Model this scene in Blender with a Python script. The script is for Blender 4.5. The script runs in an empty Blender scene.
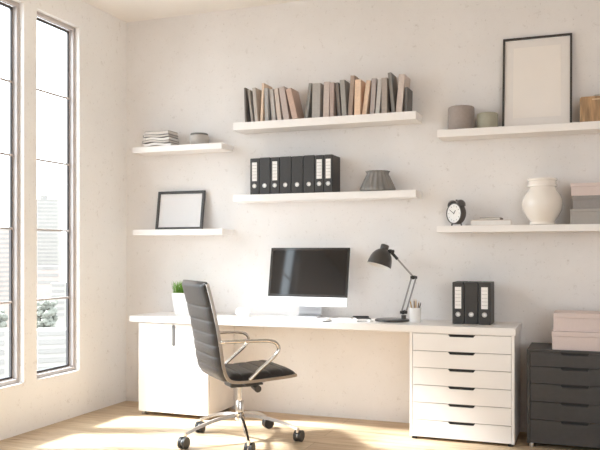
import bpy, bmesh, math, random
from mathutils import Vector, Matrix
random.seed(4)
C = bpy.context.scene.collection
PI = math.pi
sc = bpy.context.scene

# ---------------------------------------------------------------- materials
def nodes_of(name):
    m = bpy.data.materials.new(name); m.use_nodes = True
    nt = m.node_tree
    return m, nt, nt.nodes['Principled BSDF']

def mat(name, col, rough=.5, metal=0., spec=.5, noise=0., nscale=20., bump=0., bscale=80., stretch=None, coat=0.):
    """principled material; noise varies the surface's own colour slightly"""
    m, nt, b = nodes_of(name)
    b.inputs['Base Color'].default_value = (*col, 1)
    b.inputs['Roughness'].default_value = rough
    b.inputs['Metallic'].default_value = metal
    b.inputs['Specular IOR Level'].default_value = spec
    b.inputs['Coat Weight'].default_value = coat
    tc = nt.nodes.new('ShaderNodeTexCoord')
    mp = nt.nodes.new('ShaderNodeMapping')
    if stretch: mp.inputs['Scale'].default_value = stretch
    nt.links.new(tc.outputs['Object'], mp.inputs['Vector'])
    if noise:
        n = nt.nodes.new('ShaderNodeTexNoise'); n.inputs['Scale'].default_value = nscale
        n.inputs['Detail'].default_value = 5
        nt.links.new(mp.outputs[0], n.inputs['Vector'])
        r = nt.nodes.new('ShaderNodeValToRGB')
        r.color_ramp.elements[0].position = .3; r.color_ramp.elements[1].position = .7
        r.color_ramp.elements[0].color = (*[max(0, c*(1-noise)) for c in col], 1)
        r.color_ramp.elements[1].color = (*[min(1, c*(1+noise)) for c in col], 1)
        nt.links.new(n.outputs['Fac'], r.inputs[0]); nt.links.new(r.outputs[0], b.inputs['Base Color'])
    if bump:
        n2 = nt.nodes.new('ShaderNodeTexNoise'); n2.inputs['Scale'].default_value = bscale
        nt.links.new(mp.outputs[0], n2.inputs['Vector'])
        bp = nt.nodes.new('ShaderNodeBump'); bp.inputs['Strength'].default_value = bump
        bp.inputs['Distance'].default_value = .003
        nt.links.new(n2.outputs['Fac'], bp.inputs['Height']); nt.links.new(bp.outputs[0], b.inputs['Normal'])
    return m

def plaster(name, base, dark):
    m, nt, b = nodes_of(name)
    b.inputs['Roughness'].default_value = .75
    b.inputs['Specular IOR Level'].default_value = .25
    tc = nt.nodes.new('ShaderNodeTexCoord')
    def noise(scale, detail, rough=.6):
        n = nt.nodes.new('ShaderNodeTexNoise'); n.inputs['Scale'].default_value = scale
        n.inputs['Detail'].default_value = detail; n.inputs['Roughness'].default_value = rough
        nt.links.new(tc.outputs['Object'], n.inputs['Vector']); return n
    def ramp(src, p0, c0, p1, c1):
        r = nt.nodes.new('ShaderNodeValToRGB'); e = r.color_ramp.elements
        e[0].position = p0; e[1].position = p1; e[0].color = (*c0, 1); e[1].color = (*c1, 1)
        nt.links.new(src, r.inputs[0]); return r
    big = ramp(noise(1.6, 6).outputs['Fac'], .3, dark, .65, base)
    # small pits and stains in the concrete plaster
    pit = ramp(noise(17, 8, .75).outputs['Fac'], .30, (.62, .58, .54), .42, (1, 1, 1))
    speck = ramp(noise(55, 3, .6).outputs['Fac'], .27, (.55, .52, .49), .36, (1, 1, 1))
    m1 = nt.nodes.new('ShaderNodeMix'); m1.data_type = 'RGBA'; m1.blend_type = 'MULTIPLY'; m1.inputs[0].default_value = .55
    nt.links.new(big.outputs[0], m1.inputs[6]); nt.links.new(pit.outputs[0], m1.inputs[7])
    m2 = nt.nodes.new('ShaderNodeMix'); m2.data_type = 'RGBA'; m2.blend_type = 'MULTIPLY'; m2.inputs[0].default_value = .5
    nt.links.new(m1.outputs[2], m2.inputs[6]); nt.links.new(speck.outputs[0], m2.inputs[7])
    nt.links.new(m2.outputs[2], b.inputs['Base Color'])
    bp = nt.nodes.new('ShaderNodeBump'); bp.inputs['Strength'].default_value = .25; bp.inputs['Distance'].default_value = .006
    nt.links.new(noise(17, 8, .75).outputs['Fac'], bp.inputs['Height']); nt.links.new(bp.outputs[0], b.inputs['Normal'])
    return m

def oak_floor(name):
    m, nt, b = nodes_of(name)
    b.inputs['Roughness'].default_value = .45
    tc = nt.nodes.new('ShaderNodeTexCoord')
    br = nt.nodes.new('ShaderNodeTexBrick')
    br.inputs['Scale'].default_value = 1.0
    br.inputs['Brick Width'].default_value = 1.9; br.inputs['Row Height'].default_value = .19
    br.inputs['Mortar Size'].default_value = .0018; br.inputs['Bias'].default_value = 0
    br.inputs['Color1'].default_value = (.53, .40, .265, 1); br.inputs['Color2'].default_value = (.63, .50, .345, 1)
    br.inputs['Mortar'].default_value = (.30, .21, .13, 1); br.offset = .37
    nt.links.new(tc.outputs['Object'], br.inputs['Vector'])
    mp = nt.nodes.new('ShaderNodeMapping'); mp.inputs['Scale'].default_value = (1.3, 16, 1)
    nt.links.new(tc.outputs['Object'], mp.inputs['Vector'])
    n = nt.nodes.new('ShaderNodeTexNoise'); n.inputs['Scale'].default_value = 1.6; n.inputs['Detail'].default_value = 7
    n.inputs['Roughness'].default_value = .62; n.inputs['Distortion'].default_value = .5
    nt.links.new(mp.outputs[0], n.inputs['Vector'])
    r = nt.nodes.new('ShaderNodeValToRGB'); e = r.color_ramp.elements
    e[0].position = .34; e[1].position = .62; e[0].color = (.68, .59, .49, 1); e[1].color = (1, 1, 1, 1)
    nt.links.new(n.outputs['Fac'], r.inputs[0])
    mp2 = nt.nodes.new('ShaderNodeMapping'); mp2.inputs['Scale'].default_value = (2.2, 7, 1)
    nt.links.new(tc.outputs['Object'], mp2.inputs['Vector'])
    n2 = nt.nodes.new('ShaderNodeTexNoise'); n2.inputs['Scale'].default_value = 1.3; n2.inputs['Detail'].default_value = 3
    nt.links.new(mp2.outputs[0], n2.inputs['Vector'])
    r2 = nt.nodes.new('ShaderNodeValToRGB'); e = r2.color_ramp.elements          # knots
    e[0].position = .27; e[1].position = .37; e[0].color = (.5, .38, .28, 1); e[1].color = (1, 1, 1, 1)
    nt.links.new(n2.outputs['Fac'], r2.inputs[0])
    a = nt.nodes.new('ShaderNodeMix'); a.data_type = 'RGBA'; a.blend_type = 'MULTIPLY'; a.inputs[0].default_value = .9
    nt.links.new(br.outputs['Color'], a.inputs[6]); nt.links.new(r.outputs[0], a.inputs[7])
    c = nt.nodes.new('ShaderNodeMix'); c.data_type = 'RGBA'; c.blend_type = 'MULTIPLY'; c.inputs[0].default_value = .8
    nt.links.new(a.outputs[2], c.inputs[6]); nt.links.new(r2.outputs[0], c.inputs[7])
    nt.links.new(c.outputs[2], b.inputs['Base Color'])
    bp = nt.nodes.new('ShaderNodeBump'); bp.inputs['Strength'].default_value = .12; bp.inputs['Distance'].default_value = .002
    nt.links.new(n.outputs['Fac'], bp.inputs['Height']); nt.links.new(bp.outputs[0], b.inputs['Normal'])
    return m

def pane_glass(name):
    m = bpy.data.materials.new(name); m.use_nodes = True; nt = m.node_tree; nt.nodes.clear()
    o = nt.nodes.new('ShaderNodeOutputMaterial'); mx = nt.nodes.new('ShaderNodeMixShader')
    t = nt.nodes.new('ShaderNodeBsdfTransparent'); t.inputs[0].default_value = (.97, .98, .98, 1)
    g = nt.nodes.new('ShaderNodeBsdfGlossy'); g.inputs['Roughness'].default_value = .02
    f = nt.nodes.new('ShaderNodeFresnel'); f.inputs[0].default_value = 1.25
    ge = nt.nodes.new('ShaderNodeNewGeometry'); iv = nt.nodes.new('ShaderNodeMath'); iv.operation = 'SUBTRACT'; iv.inputs[0].default_value = 1
    mu = nt.nodes.new('ShaderNodeMath'); mu.operation = 'MULTIPLY'     # reflect once, where the light enters the pane
    nt.links.new(ge.outputs['Backfacing'], iv.inputs[1]); nt.links.new(iv.outputs[0], mu.inputs[0]); nt.links.new(f.outputs[0], mu.inputs[1])
    nt.links.new(mu.outputs[0], mx.inputs[0]); nt.links.new(t.outputs[0], mx.inputs[1]); nt.links.new(g.outputs[0], mx.inputs[2])
    nt.links.new(mx.outputs[0], o.inputs[0]); return m

M = dict(
    wall=plaster('wall_plaster', (.82, .795, .785), (.765, .735, .715)),
    wall_l=plaster('window_glow_plaster', (.88, .865, .85), (.85, .83, .81)),  # lighter than the other walls: glow from the windows put into the colour
    ceil=mat('ceiling_paint', (.86, .825, .79), .8, noise=.02, nscale=3),
    floor=oak_floor('oak_floor'),
    white=mat('white_lacquer', (.86, .83, .81), .3, noise=.012, nscale=5),
    shelfw=mat('white_shelf_paint', (.88, .85, .83), .4, noise=.012, nscale=5),
    gap_shade=mat('shadow_gap', (.10, .09, .09), .8, noise=.1),
    gmetal=mat('window_metal', (.50, .45, .43), .45, metal=.1, noise=.05, nscale=8),
    gasket=mat('window_gasket', (.035, .03, .03), .5, noise=.1),
    glass=pane_glass('window_glass'),
    dark=mat('anthracite_lacquer', (.047, .044, .043), .45, noise=.08, nscale=30),
    black=mat('black_slot', (.008, .008, .008), .5, noise=.1),
    bplast=mat('black_plastic', (.022, .021, .021), .4, noise=.1),
    leather=mat('black_leather', (.024, .020, .018), .40, spec=.35, noise=.15, nscale=60, bump=.25, bscale=420),
    chrome=mat('chrome', (.66, .63, .60), .17, metal=1, noise=.03, nscale=6),
    steel=mat('brushed_steel', (.62, .60, .58), .28, metal=1, noise=.05, nscale=40),
    alu=mat('white_aluminium', (.80, .80, .80), .35, metal=.15, noise=.02),
    foot_alu=mat('stand_aluminium', (.62, .62, .64), .3, metal=.6, noise=.02),
    screen=mat('black_screen_glass', (.013, .011, .010), .05, spec=.55, noise=.05),
    bezel=mat('screen_bezel', (.03, .028, .027), .08, spec=.6, noise=.05),
    binder=mat('black_binder_card', (.040, .037, .036), .5, noise=.12, nscale=90),
    paper=mat('white_paper', (.84, .82, .80), .8, noise=.02, nscale=40),
    line=mat('grey_print', (.45, .43, .42), .8, noise=.05),
    pages=mat('book_pages', (.80, .74, .66), .85, noise=.06, nscale=3, stretch=(300, 1, 1)),
    lampm=mat('dark_lamp_enamel', (.045, .040, .037), .28, noise=.08, nscale=20, coat=.3),
    lampin=mat('lamp_inside_white', (.85, .83, .80), .5, noise=.02),
    armm=mat('grey_lamp_arm', (.33, .31, .30), .35, metal=.6, noise=.05),
    vase=mat('glossy_cream_ceramic', (.86, .81, .755), .12, noise=.02, nscale=8, coat=.5),
    taupe=mat('taupe_ceramic', (.33, .28, .255), .6, noise=.05, nscale=50),
    sage=mat('sage_green_ceramic', (.36, .345, .27), .6, noise=.05, nscale=50),
    greyb=mat('grey_bowl_ceramic', (.47, .44, .41), .5, noise=.06, nscale=40),
    bowlin=mat('dark_bowl_inside', (.14, .13, .12), .6, noise=.06),
    ribglass=mat('smoked_ribbed_glass', (.22, .21, .20), .25, noise=.2, nscale=9, stretch=(1, 1, .15)),
    frame=mat('dark_frame_wood', (.05, .044, .041), .45, noise=.15, nscale=20, stretch=(1, 1, 6)),
    mount=mat('picture_mount', (.80, .76, .73), .8, noise=.01),
    print=mat('blank_print', (.86, .81, .765), .7, noise=.012, nscale=6),
    mount_w=mat('white_picture_mount', (.80, .78, .78), .8, noise=.01),
    print_w=mat('pale_grey_print', (.77, .76, .77), .7, noise=.012, nscale=6),
    wood=mat('box_wood', (.40, .245, .125), .5, noise=.35, nscale=7, stretch=(7, 7, 1)),
    pinkbox=mat('pale_pink_card', (.66, .56, .535), .7, noise=.025, nscale=60, stretch=(6, 6, 1)),
    greybox=mat('grey_card', (.38, .36, .345), .7, noise=.03, nscale=60),
    midgrey=mat('dark_grey_card', (.29, .275, .27), .7, noise=.03, nscale=60),
    clock=mat('clock_dark_metal', (.10, .09, .087), .35, metal=.4, noise=.08),
    ceramic=mat('white_ceramic', (.86, .85, .84), .25, noise=.01),
    grass=mat('grass_green', (.16, .36, .035), .55, noise=.4, nscale=14),
    soil=mat('potting_soil', (.05, .035, .025), .9, noise=.4, nscale=40),
    mag1=mat('grey_magazine', (.40, .37, .35), .6, noise=.08, nscale=30),
    mag2=mat('pale_magazine', (.68, .63, .59), .6, noise=.06, nscale=30),
    mag3=mat('dim_magazine', (.25, .235, .225), .6, noise=.1, nscale=30),
    pencil1=mat('yellow_pencil', (.55, .33, .10), .5, noise=.06), pencil2=mat('brown_pencil', (.26, .14, .07), .5, noise=.1),
    pencil3=mat('dark_pencil', (.05, .045, .04), .5, noise=.1), pwood=mat('pencil_wood', (.70, .52, .34), .7, noise=.08),
    tower=mat('pale_concrete', (.235, .212, .188), .8, noise=.05, nscale=.2), band=mat('window_band_grey', (.17, .152, .136), .5, noise=.1, nscale=.3),
    pinkb=mat('pink_render', (.265, .205, .178), .8, noise=.06, nscale=.3), trees=mat('grey_green_leaves', (.135, .132, .108), .9, noise=.12, nscale=.9),
    bark=mat('bark', (.1, .08, .06), .9, noise=.2), ground=mat('city_ground', (.24, .225, .21), .9, noise=.12, nscale=.02),
)

# ---------------------------------------------------------------- helpers
def obj(name, bm, m, parent=None, smooth=False, loc=None, rot=None, autosmooth=None):
    me = bpy.data.meshes.new(name)
    bmesh.ops.recalc_face_normals(bm, faces=bm.faces[:])
    bm.to_mesh(me); bm.free()
    for k in (m if isinstance(m, (list, tuple)) else [m]): me.materials.append(k)
    if smooth or autosmooth is not None:
        for p in me.polygons: p.use_smooth = True
        if autosmooth is not None:
            try: me.set_sharp_from_angle(angle=math.radians(autosmooth))
            except Exception: pass
    o = bpy.data.objects.new(name, me); C.objects.link(o)
    if parent: o.parent = parent
    if loc: o.location = loc
    if rot: o.rotation_euler = rot
    return o

def tag(o, label, cat, group=None, kind=None):
    o['label'] = label; o['category'] = cat
    if group: o['group'] = group
    if kind: o['kind'] = kind
    return o

def thing(name, label, cat, loc=(0, 0, 0), rotz=0, group=None):
    o = bpy.data.objects.new(name, None); C.objects.link(o); o.empty_display_size = .05
    o.location = loc; o.rotation_euler = (0, 0, rotz)
    return tag(o, label, cat, group)

def struct(name, bm, m, parent=None):
    o = obj(name, bm, m, parent)
    if not parent: o['kind'] = 'structure'
    return o

def box(bm, x0, x1, y0, y1, z0, z1, bev=0., seg=2, mi=0, mtx=None):
    r = bmesh.ops.create_cube(bm, size=1)
    vs = r['verts']
    T = Matrix.Translation(((x0+x1)/2, (y0+y1)/2, (z0+z1)/2)) @ Matrix.Diagonal((x1-x0, y1-y0, z1-z0, 1))
    bmesh.ops.transform(bm, matrix=T, verts=vs)
    fs = list({f for v in vs for f in v.link_faces})
    for f in fs: f.material_index = mi
    if bev:
        es = list({e for v in vs for e in v.link_edges})
        rb = bmesh.ops.bevel(bm, geom=es, offset=bev, segments=seg, affect='EDGES', profile=.5)
        vs = list({v for f in rb['faces'] for v in f.verts} | {v for v in vs if v.is_valid})
        for f in {f for v in vs for f in v.link_faces}: f.material_index = mi
    if mtx is not None: bmesh.ops.transform(bm, matrix=mtx, verts=[v for v in vs if v.is_valid])
    return bm

def B(*a, **k): return box(bmesh.new(), *a, **k)

def lathe(bm, prof, n=40, cap=True, mi=0, ribs=None):
    """profile of (r, z) turned about z; mi may be a list, one per segment"""
    rings = []
    for r, z in prof:
        if r < 1e-5: rings.append([bm.verts.new((0, 0, z))]); continue
        ring = []
        for i in range(n):
            a = 2*PI*i/n; rr = r*(1+ribs[1]*math.cos(ribs[0]*a)) if ribs else r
            ring.append(bm.verts.new((rr*math.cos(a), rr*math.sin(a), z)))
        rings.append(ring)
    for k in range(len(rings)-1):
        a, b = rings[k], rings[k+1]; idx = mi[k] if isinstance(mi, list) else mi
        for i in range(n):
            j = (i+1) % n
            if len(a) == 1 and len(b) == 1: continue
            if len(a) == 1: f = bm.faces.new((a[0], b[i], b[j]))
            elif len(b) == 1: f = bm.faces.new((a[i], a[j], b[0]))
            else: f = bm.faces.new((a[i], a[j], b[j], b[i]))
            f.material_index = idx
    if cap:
        for ring, idx in ((rings[0], 0), (rings[-1], -1)):
            if len(ring) > 1:
                f = bm.faces.new(ring); f.material_index = mi[idx] if isinstance(mi, list) else mi
    return bm

def spline(pts, n=8, closed=False):
    P = [Vector(p) for p in pts]; out = []
    N = len(P); rng = N if closed else N-1
    for i in range(rng):
        p1, p2 = P[i], P[(i+1) % N]
        p0 = P[i-1] if (i > 0 or closed) else p1*2-p2
        p3 = P[(i+2) % N] if (i+2 < N or closed) else p2*2-p1
        for k in range(n):
            t = k/n
            out.append(.5*((2*p1)+(-p0+p2)*t+(2*p0-5*p1+4*p2-p3)*t*t+(-p0+3*p1-3*p2+p3)*t**3))
    if not closed: out.append(P[-1])
    return out

def sweep(bm, path, section, up=None, scale=None, mi=0):
    """closed 2D section swept along a path; up fixes the frame, else parallel transport"""
    path = [Vector(p) for p in path]; rings = []; prevn = None
    for i, p in enumerate(path):
        t = (path[min(i+1, len(path)-1)]-path[max(i-1, 0)]).normalized()
        if up is not None: n = (Vector(up)-t*t.dot(Vector(up))).normalized()
        elif prevn is None:
            a = Vector((0, 0, 1)) if abs(t.z) < .9 else Vector((1, 0, 0))
            n = (a-t*t.dot(a)).normalized()
        else: n = (prevn-t*t.dot(prevn)).normalized()
        prevn = n; b = t.cross(n); s = scale[i] if scale else 1
        rings.append([bm.verts.new(p+n*(u*s)+b*(v*s)) for u, v in section])
    k = len(section)
    for i in range(len(rings)-1):
        for j in range(k):
            f = bm.faces.new((rings[i][j], rings[i][(j+1) % k], rings[i+1][(j+1) % k], rings[i+1][j])); f.material_index = mi
    for r in (rings[0], rings[-1]):
        f = bm.faces.new(r); f.material_index = mi
    return bm

def circ(r, n=14): return [(r*math.cos(2*PI*i/n), r*math.sin(2*PI*i/n)) for i in range(n)]
def tube(bm, path, r, n=14, scale=None, mi=0): return sweep(bm, path, circ(r, n), scale=scale, mi=mi)
def bar(bm, a, b, r, n=14, mi=0): return tube(bm, [a, b], r, n, mi=mi)

# ---------------------------------------------------------------- room shell
H = 3.079; X1 = 6.3; Y0 = -7.6; T = .10
def wall_grid(us, vs, holes, place, t0, t1):
    """a wall slab with openings: us/vs grid lines, holes as (u0,u1,v0,v1), place(u, v, t) -> xyz"""
    bm = bmesh.new(); cache = {}
    def V(u, v, t):
        k = (round(u, 5), round(v, 5), round(t, 5))
        if k not in cache: cache[k] = bm.verts.new(place(u, v, t))
        return cache[k]
    def solid(i, j):
        if not (0 <= i < len(us)-1 and 0 <= j < len(vs)-1): return False
        u, v = (us[i]+us[i+1])/2, (vs[j]+vs[j+1])/2
        return not any(h[0] < u < h[1] and h[2] < v < h[3] for h in holes)
    for i in range(len(us)-1):
        for j in range(len(vs)-1):
            if not solid(i, j): continue
            u0, u1, v0, v1 = us[i], us[i+1], vs[j], vs[j+1]
            for t in (t0, t1): bm.faces.new((V(u0, v0, t), V(u1, v0, t), V(u1, v1, t), V(u0, v1, t)))
            for di, dj, a, b in ((-1, 0, (u0, v0), (u0, v1)), (1, 0, (u1, v0), (u1, v1)), (0, -1, (u0, v0), (u1, v0)), (0, 1, (u0, v1), (u1, v1))):
                if not solid(i+di, j+dj): bm.faces.new((V(*a, t0), V(*b, t0), V(*b, t1), V(*a, t1)))
    return bm

SILL, HEAD = .336, 2.872
# openings in the window wall, the two in view first; of the unseen others, the third and fourth are added for light
WINS = [(-1.082, -.615), (-1.677, -1.210), (-2.272, -1.805), (-2.867, -2.400), (-3.93, -3.44)]
us = sorted({Y0-T, T, *[v for w in WINS for v in w]}); vs = [0, SILL, HEAD, H]
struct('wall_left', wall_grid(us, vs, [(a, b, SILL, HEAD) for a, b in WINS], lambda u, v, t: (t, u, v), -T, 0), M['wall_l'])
struct('wall_back', B(0, X1, 0, T, 0, H), M['wall'])
XW = [(-7.2, -5.6)]  # unseen opening, added to brighten the window wall
us = sorted({Y0-T, T, *[v for w in XW for v in w]})
struct('wall_right', wall_grid(us, [0, .5, 2.8, H], [(a, b, .5, 2.8) for a, b in XW], lambda u, v, t: (t, u, v), X1, X1+T), M['wall'])
RW = [(5.0, 5.8)]  # unseen opening behind the viewer, added as fill light
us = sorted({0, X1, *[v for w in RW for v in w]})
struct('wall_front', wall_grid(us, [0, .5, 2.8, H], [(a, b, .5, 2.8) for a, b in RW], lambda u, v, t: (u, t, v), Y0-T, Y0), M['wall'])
struct('floor', B(-T, X1+T, Y0-T, T, -.12, 0), M['floor'])
struct('ceiling', B(-T, X1+T, Y0-T, T, H, H+.15), M['ceil'])

def make_window(n, y0, y1, name):
    w = bpy.data.objects.new(name, None); C.objects.link(w); w.location = (0, (y0+y1)/2, SILL)
    w['kind'] = 'structure'; w['label'] = n; w['category'] = 'window'
    hw = (y1-y0)/2; h = HEAD-SILL; rec = .035; fd = .034; fw = .026
    xo, xi = -rec-fd, -rec
    bm = bmesh.new()
    box(bm, xo, xi, -hw, -hw+fw, 0, h, .003); box(bm, xo, xi, hw-fw, hw, 0, h, .003)
    box(bm, xo, xi, -hw+fw, hw-fw, 0, fw, .003); box(bm, xo, xi, -hw+fw, hw-fw, h-fw, h, .003)
    obj('window_frame', bm, M['gmetal'], w)
    # sash, set a little deeper, with its dark gasket against the pane
    bm = bmesh.new(); s = .006; a0 = hw-fw; b0 = h-fw; c0 = fw
    sx0, sx1 = xo-.022, xo+.004
    box(bm, sx0, sx1, -a0, -a0+s, c0, b0, .003); box(bm, sx0, sx1, a0-s, a0, c0, b0, .003)
    box(bm, sx0, sx1, -a0+s, a0-s, c0, c0+s, .003); box(bm, sx0, sx1, -a0+s, a0-s, b0-s, b0, .003)
    obj('window_sash', bm, M['gmetal'], w)
    bm = bmesh.new(); g = .012; a1 = a0-s; b1 = b0-s; c1 = c0+s; gx0, gx1 = sx0+.006, sx1-.002
    box(bm, gx0, gx1, -a1, -a1+g, c1, b1); box(bm, gx0, gx1, a1-g, a1, c1, b1)
    box(bm, gx0, gx1, -a1+g, a1-g, c1, c1+g); box(bm, gx0, gx1, -a1+g, a1-g, b1-g, b1)
    obj('window_gasket', bm, M['gasket'], w)
    xg = (gx0+gx1)/2
    obj('window_pane', B(xg-.002, xg+.002, -a1+.002, a1-.002, c1+.002, b1-.002), M['glass'], w)
    for z in (2.340, 1.853, 1.365, .875):
        obj('glazing_bar', B(xg+.003, xg+.016, -a1, a1, z-SILL-.007, z-SILL+.007, .002), M['gmetal'], w)
    return w
make_window('tall narrow window nearest the shelf wall, high-rise and trees outside', *WINS[0], 'window_1')
make_window('tall narrow window cut by the picture edge, second from the shelf wall', *WINS[1], 'window_2')
make_window('unseen third tall window from the shelf wall, added for light', *WINS[2], 'added_window_3')
make_window('unseen fourth tall window from the shelf wall, added for more sunlight', *WINS[3], 'added_window_4')
make_window('lone window far along the window wall, beyond the picture edge', *WINS[4], 'window_5')

# ---------------------------------------------------------------- outside
struct('ground', B(-900, -1.5, -500, 900, -46, -45), M['ground'])
def building(name, label, cx, cy, w, d, top, m, bands=0, z_lo=None, gap=.5, rot=0):
    t = thing(name, label, 'building', (cx, cy, -45), rot, None)
    obj('facade', B(-w/2, w/2, -d/2, d/2, 0, top+45), m, t)
    z0 = (z_lo if z_lo is not None else 0)+45
    for i in range(bands):
        zz = z0+(top+45-z0)*(i+gap)/bands; hh = (top+45-z0)/bands*.45
        obj('window_band', B(-w/2+w*.05, w/2-w*.18, -d/2-.2, -d/2+.1, zz, zz+hh), M['band'], t)
    return t
R = math.radians(38)
t1 = building('high_rise_tower', 'tall pale high-rise tower ringed by grey floor bands, seen through the windows', -325.7, 404.6, 15.6, 15, 35.8, M['tower'], 19, -10, rot=R)
obj('roof_hut', B(-5.5, -1, -4, 3, 80.8, 83.6), M['band'], t1)
building('pink_building', 'low pale pink block at the foot of the high-rise tower outside', -226.7, 281.7, 11.5, 9, -4.6, M['pinkb'], 3, -14, rot=R)
building('white_building', 'narrow whitish block in front of the pink one outside', -190, 241.4, 6, 6, -10.4, M['tower'], 6, -24, rot=R)
building('apartment_building', 'low pale apartment block with grey windows at the window foot', -88.0, 110.2, 6.2, 6, -12.6, M['tower'], 9, -27, rot=R)
building('striped_building', 'pinkish striped tower seen through the window at the picture edge', -318.7, 353.8, 12, 12, 16, M['pinkb'], 16, -28, rot=R+.12)
building('office_building', 'low grey-windowed block seen through the window at the picture edge', -98.2, 105.9, 5, 6, -12.7, M['tower'], 9, -28, rot=R+.12)
def tree(label, cx, cy, w, top):
    t = thing('tree', label, 'tree', (cx, cy, -45), 0, 'trees among the city blocks')
    bm = bmesh.new(); tube(bm, [(0, 0, 0), (.1, 0, (top+45)*.5), (0, .1, (top+45)*.8)], .35, 8)
    obj('trunk', bm, M['bark'], t)
    bm = bmesh.new(); rnd = random.Random(int(cx))
    for k in range(90):
        a = rnd.uniform(0, 2*PI); rr = w/2*math.sqrt(rnd.random()); z = top+45-.8-rnd.random()*8.5
        q = rnd.uniform(.6, 1.05)
        bmesh.ops.create_icosphere(bm, subdivisions=2, radius=q, matrix=Matrix.Translation((rr*math.cos(a), rr*math.sin(a), z)) @ Matrix.Diagonal((1, 1, .85, 1)))
    for v in bm.verts: v.co += Vector([rnd.uniform(-.14, .14) for _ in range(3)])
    obj('crown', bm, M['trees'], t)
tree('dense grey-green tree crown outside the window nearest the shelf wall', -115.7, 141.9, 4.6, -9.3)
tree('grey-green tree crown outside the window at the picture edge', -126.2, 137.6, 4, -11.6)

# ---------------------------------------------------------------- shelves
SH = dict(books=(1.056, 2.43, 2.167, .056), binders=(1.056, 2.428, 1.632, .05), mags=(.187, .963, 2.027, .045),
          small=(.192, .968, 1.384, .045), pots=(2.573, 3.95, 2.028, .05), clock=(2.570, 3.95, 1.384, .044))
SL = dict(books='long white floating shelf carrying the leaning books', binders='long white floating shelf carrying the row of black binders',
          mags='short white floating shelf carrying magazines and a grey bowl', small='short white floating shelf carrying the small landscape picture frame',
          pots='white floating shelf carrying the canisters and tall portrait frame', clock='white floating shelf carrying the alarm clock and ceramic jar')
for k, (x0, x1, z, th) in SH.items():
    tag(obj('wall_shelf', B(x0, x1, -.2, 0, z-th, z, .002), M['shelfw']), SL[k], 'shelf', 'floating wall shelves')

# ---------------------------------------------------------------- books
BOOKS = [  # bottom x, thickness, lean, height, colour, words
 (1.147,.013,-.008,.257,(.14,.12,.11),'thin dark brown book at the window end of the shelf row'),
 (1.190,.017,-.032,.245,(.34,.31,.29),'thin grey book, second from the row\'s window end, leaning windowward'),
 (1.222,.026,-.022,.254,(.42,.38,.345),'grey-beige book, third from the row\'s window end'),
 (1.268,.019,.013,.281,(.66,.50,.38),'tall thin peach book, fourth from the row\'s window end'),
 (1.308,.027,-.005,.242,(.36,.345,.335),'cool grey upright book, fifth from the row\'s window end'),
 (1.355,.030,-.021,.235,(.47,.44,.42),'light grey book leaning windowward, sixth from the row\'s window end'),
 (1.402,.032,-.029,.236,(.50,.42,.37),'beige book leaning windowward, seventh from the row\'s window end'),
 (1.452,.045,-.039,.241,(.43,.355,.33),'thick mauve-grey book just before the steeply tilted rosy one'),
 (1.523,.042,-.052,.226,(.47,.33,.27),'rosy brown book tilted steeply beside the gap in the row'),
 (1.612,.024,.031,.256,(.20,.185,.17),'dark grey book leaning from the windows, first after the gap in the row'),
 (1.668,.062,.004,.249,(.33,.305,.285),'thickest grey book, second after the gap in the row'),
 (1.755,.045,.006,.251,(.45,.37,.335),'pinkish beige upright book, third after the gap in the row'),
 (1.807,.030,.002,.243,(.38,.295,.265),'brownish pink upright book, fourth after the gap in the row'),
 (1.861,.024,-.020,.243,(.17,.145,.135),'thin dark brown book leaning windowward in the middle of the row'),
 (1.895,.035,-.017,.257,(.30,.28,.26),'grey book leaning windowward, just before the tall brown one'),
 (1.938,.032,.022,.281,(.30,.22,.175),'tall brown book leaning from the windows, just before the two peach ones'),
 (1.988,.044,.005,.248,(.70,.50,.36),'upright bright peach book, the straight one of two peach books together'),
 (2.038,.032,.033,.241,(.68,.51,.38),'bright peach book leaning over, the tilted one of two together'),
 (2.098,.032,.014,.250,(.38,.32,.30),'pink-grey book just after the two bright peach ones'),
 (2.138,.030,.019,.238,(.43,.41,.39),'light grey book leaning from the windows, sixth from the row\'s vase end'),
 (2.184,.040,.000,.244,(.31,.265,.24),'brown-grey upright book, fifth from the row\'s vase end'),
 (2.252,.024,-.028,.283,(.21,.20,.19),'tall dark grey book leaning windowward near the row\'s vase end'),
 (2.282,.044,.022,.262,(.50,.42,.38),'pinkish beige book leaning from the windows, second from the row\'s vase end'),
 (2.345,.020,.003,.170,(.10,.09,.085),'short dark book at the far end of the row, above the vase'),
]
for i, (x, th, dx, h, col, lab) in enumerate(BOOKS):
    dep = .150+.018*((i*7) % 5)/4; a = math.asin(max(-1, min(1, dx/h)))
    y = -.186+.006*((i*3) % 4)
    t = thing('book', lab, 'book', (x, y, SH['books'][2]), 0, 'books on the upper shelf')
    cm = mat('book_cloth', [.035+1.12*v for v in col], .65, noise=.07, nscale=70)
    L = Matrix.Rotation(a, 4, 'Y'); lift = max(0, th*math.sin(a)) if a > 0 else 0
    off = Matrix.Translation((0, 0, (th*math.sin(a) if a > 0 else 0)))
    # case: two boards and a spine
    c = .0028; bm = bmesh.new()
    box(bm, 0, c, 0, dep, 0, h, .0008); box(bm, th-c, th, 0, dep, 0, h, .0008); box(bm, 0, th, 0, c, 0, h, .0012)
    bmesh.ops.transform(bm, matrix=off @ L, verts=bm.verts)
    obj('cover', bm, cm, t)
    bm = B(c+.0002, th-c-.0002, c+.0002, dep-.004, .004, h-.004)
    bmesh.ops.transform(bm, matrix=off @ L, verts=bm.verts)
    obj('pages', bm, M['pages'], t)

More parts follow.
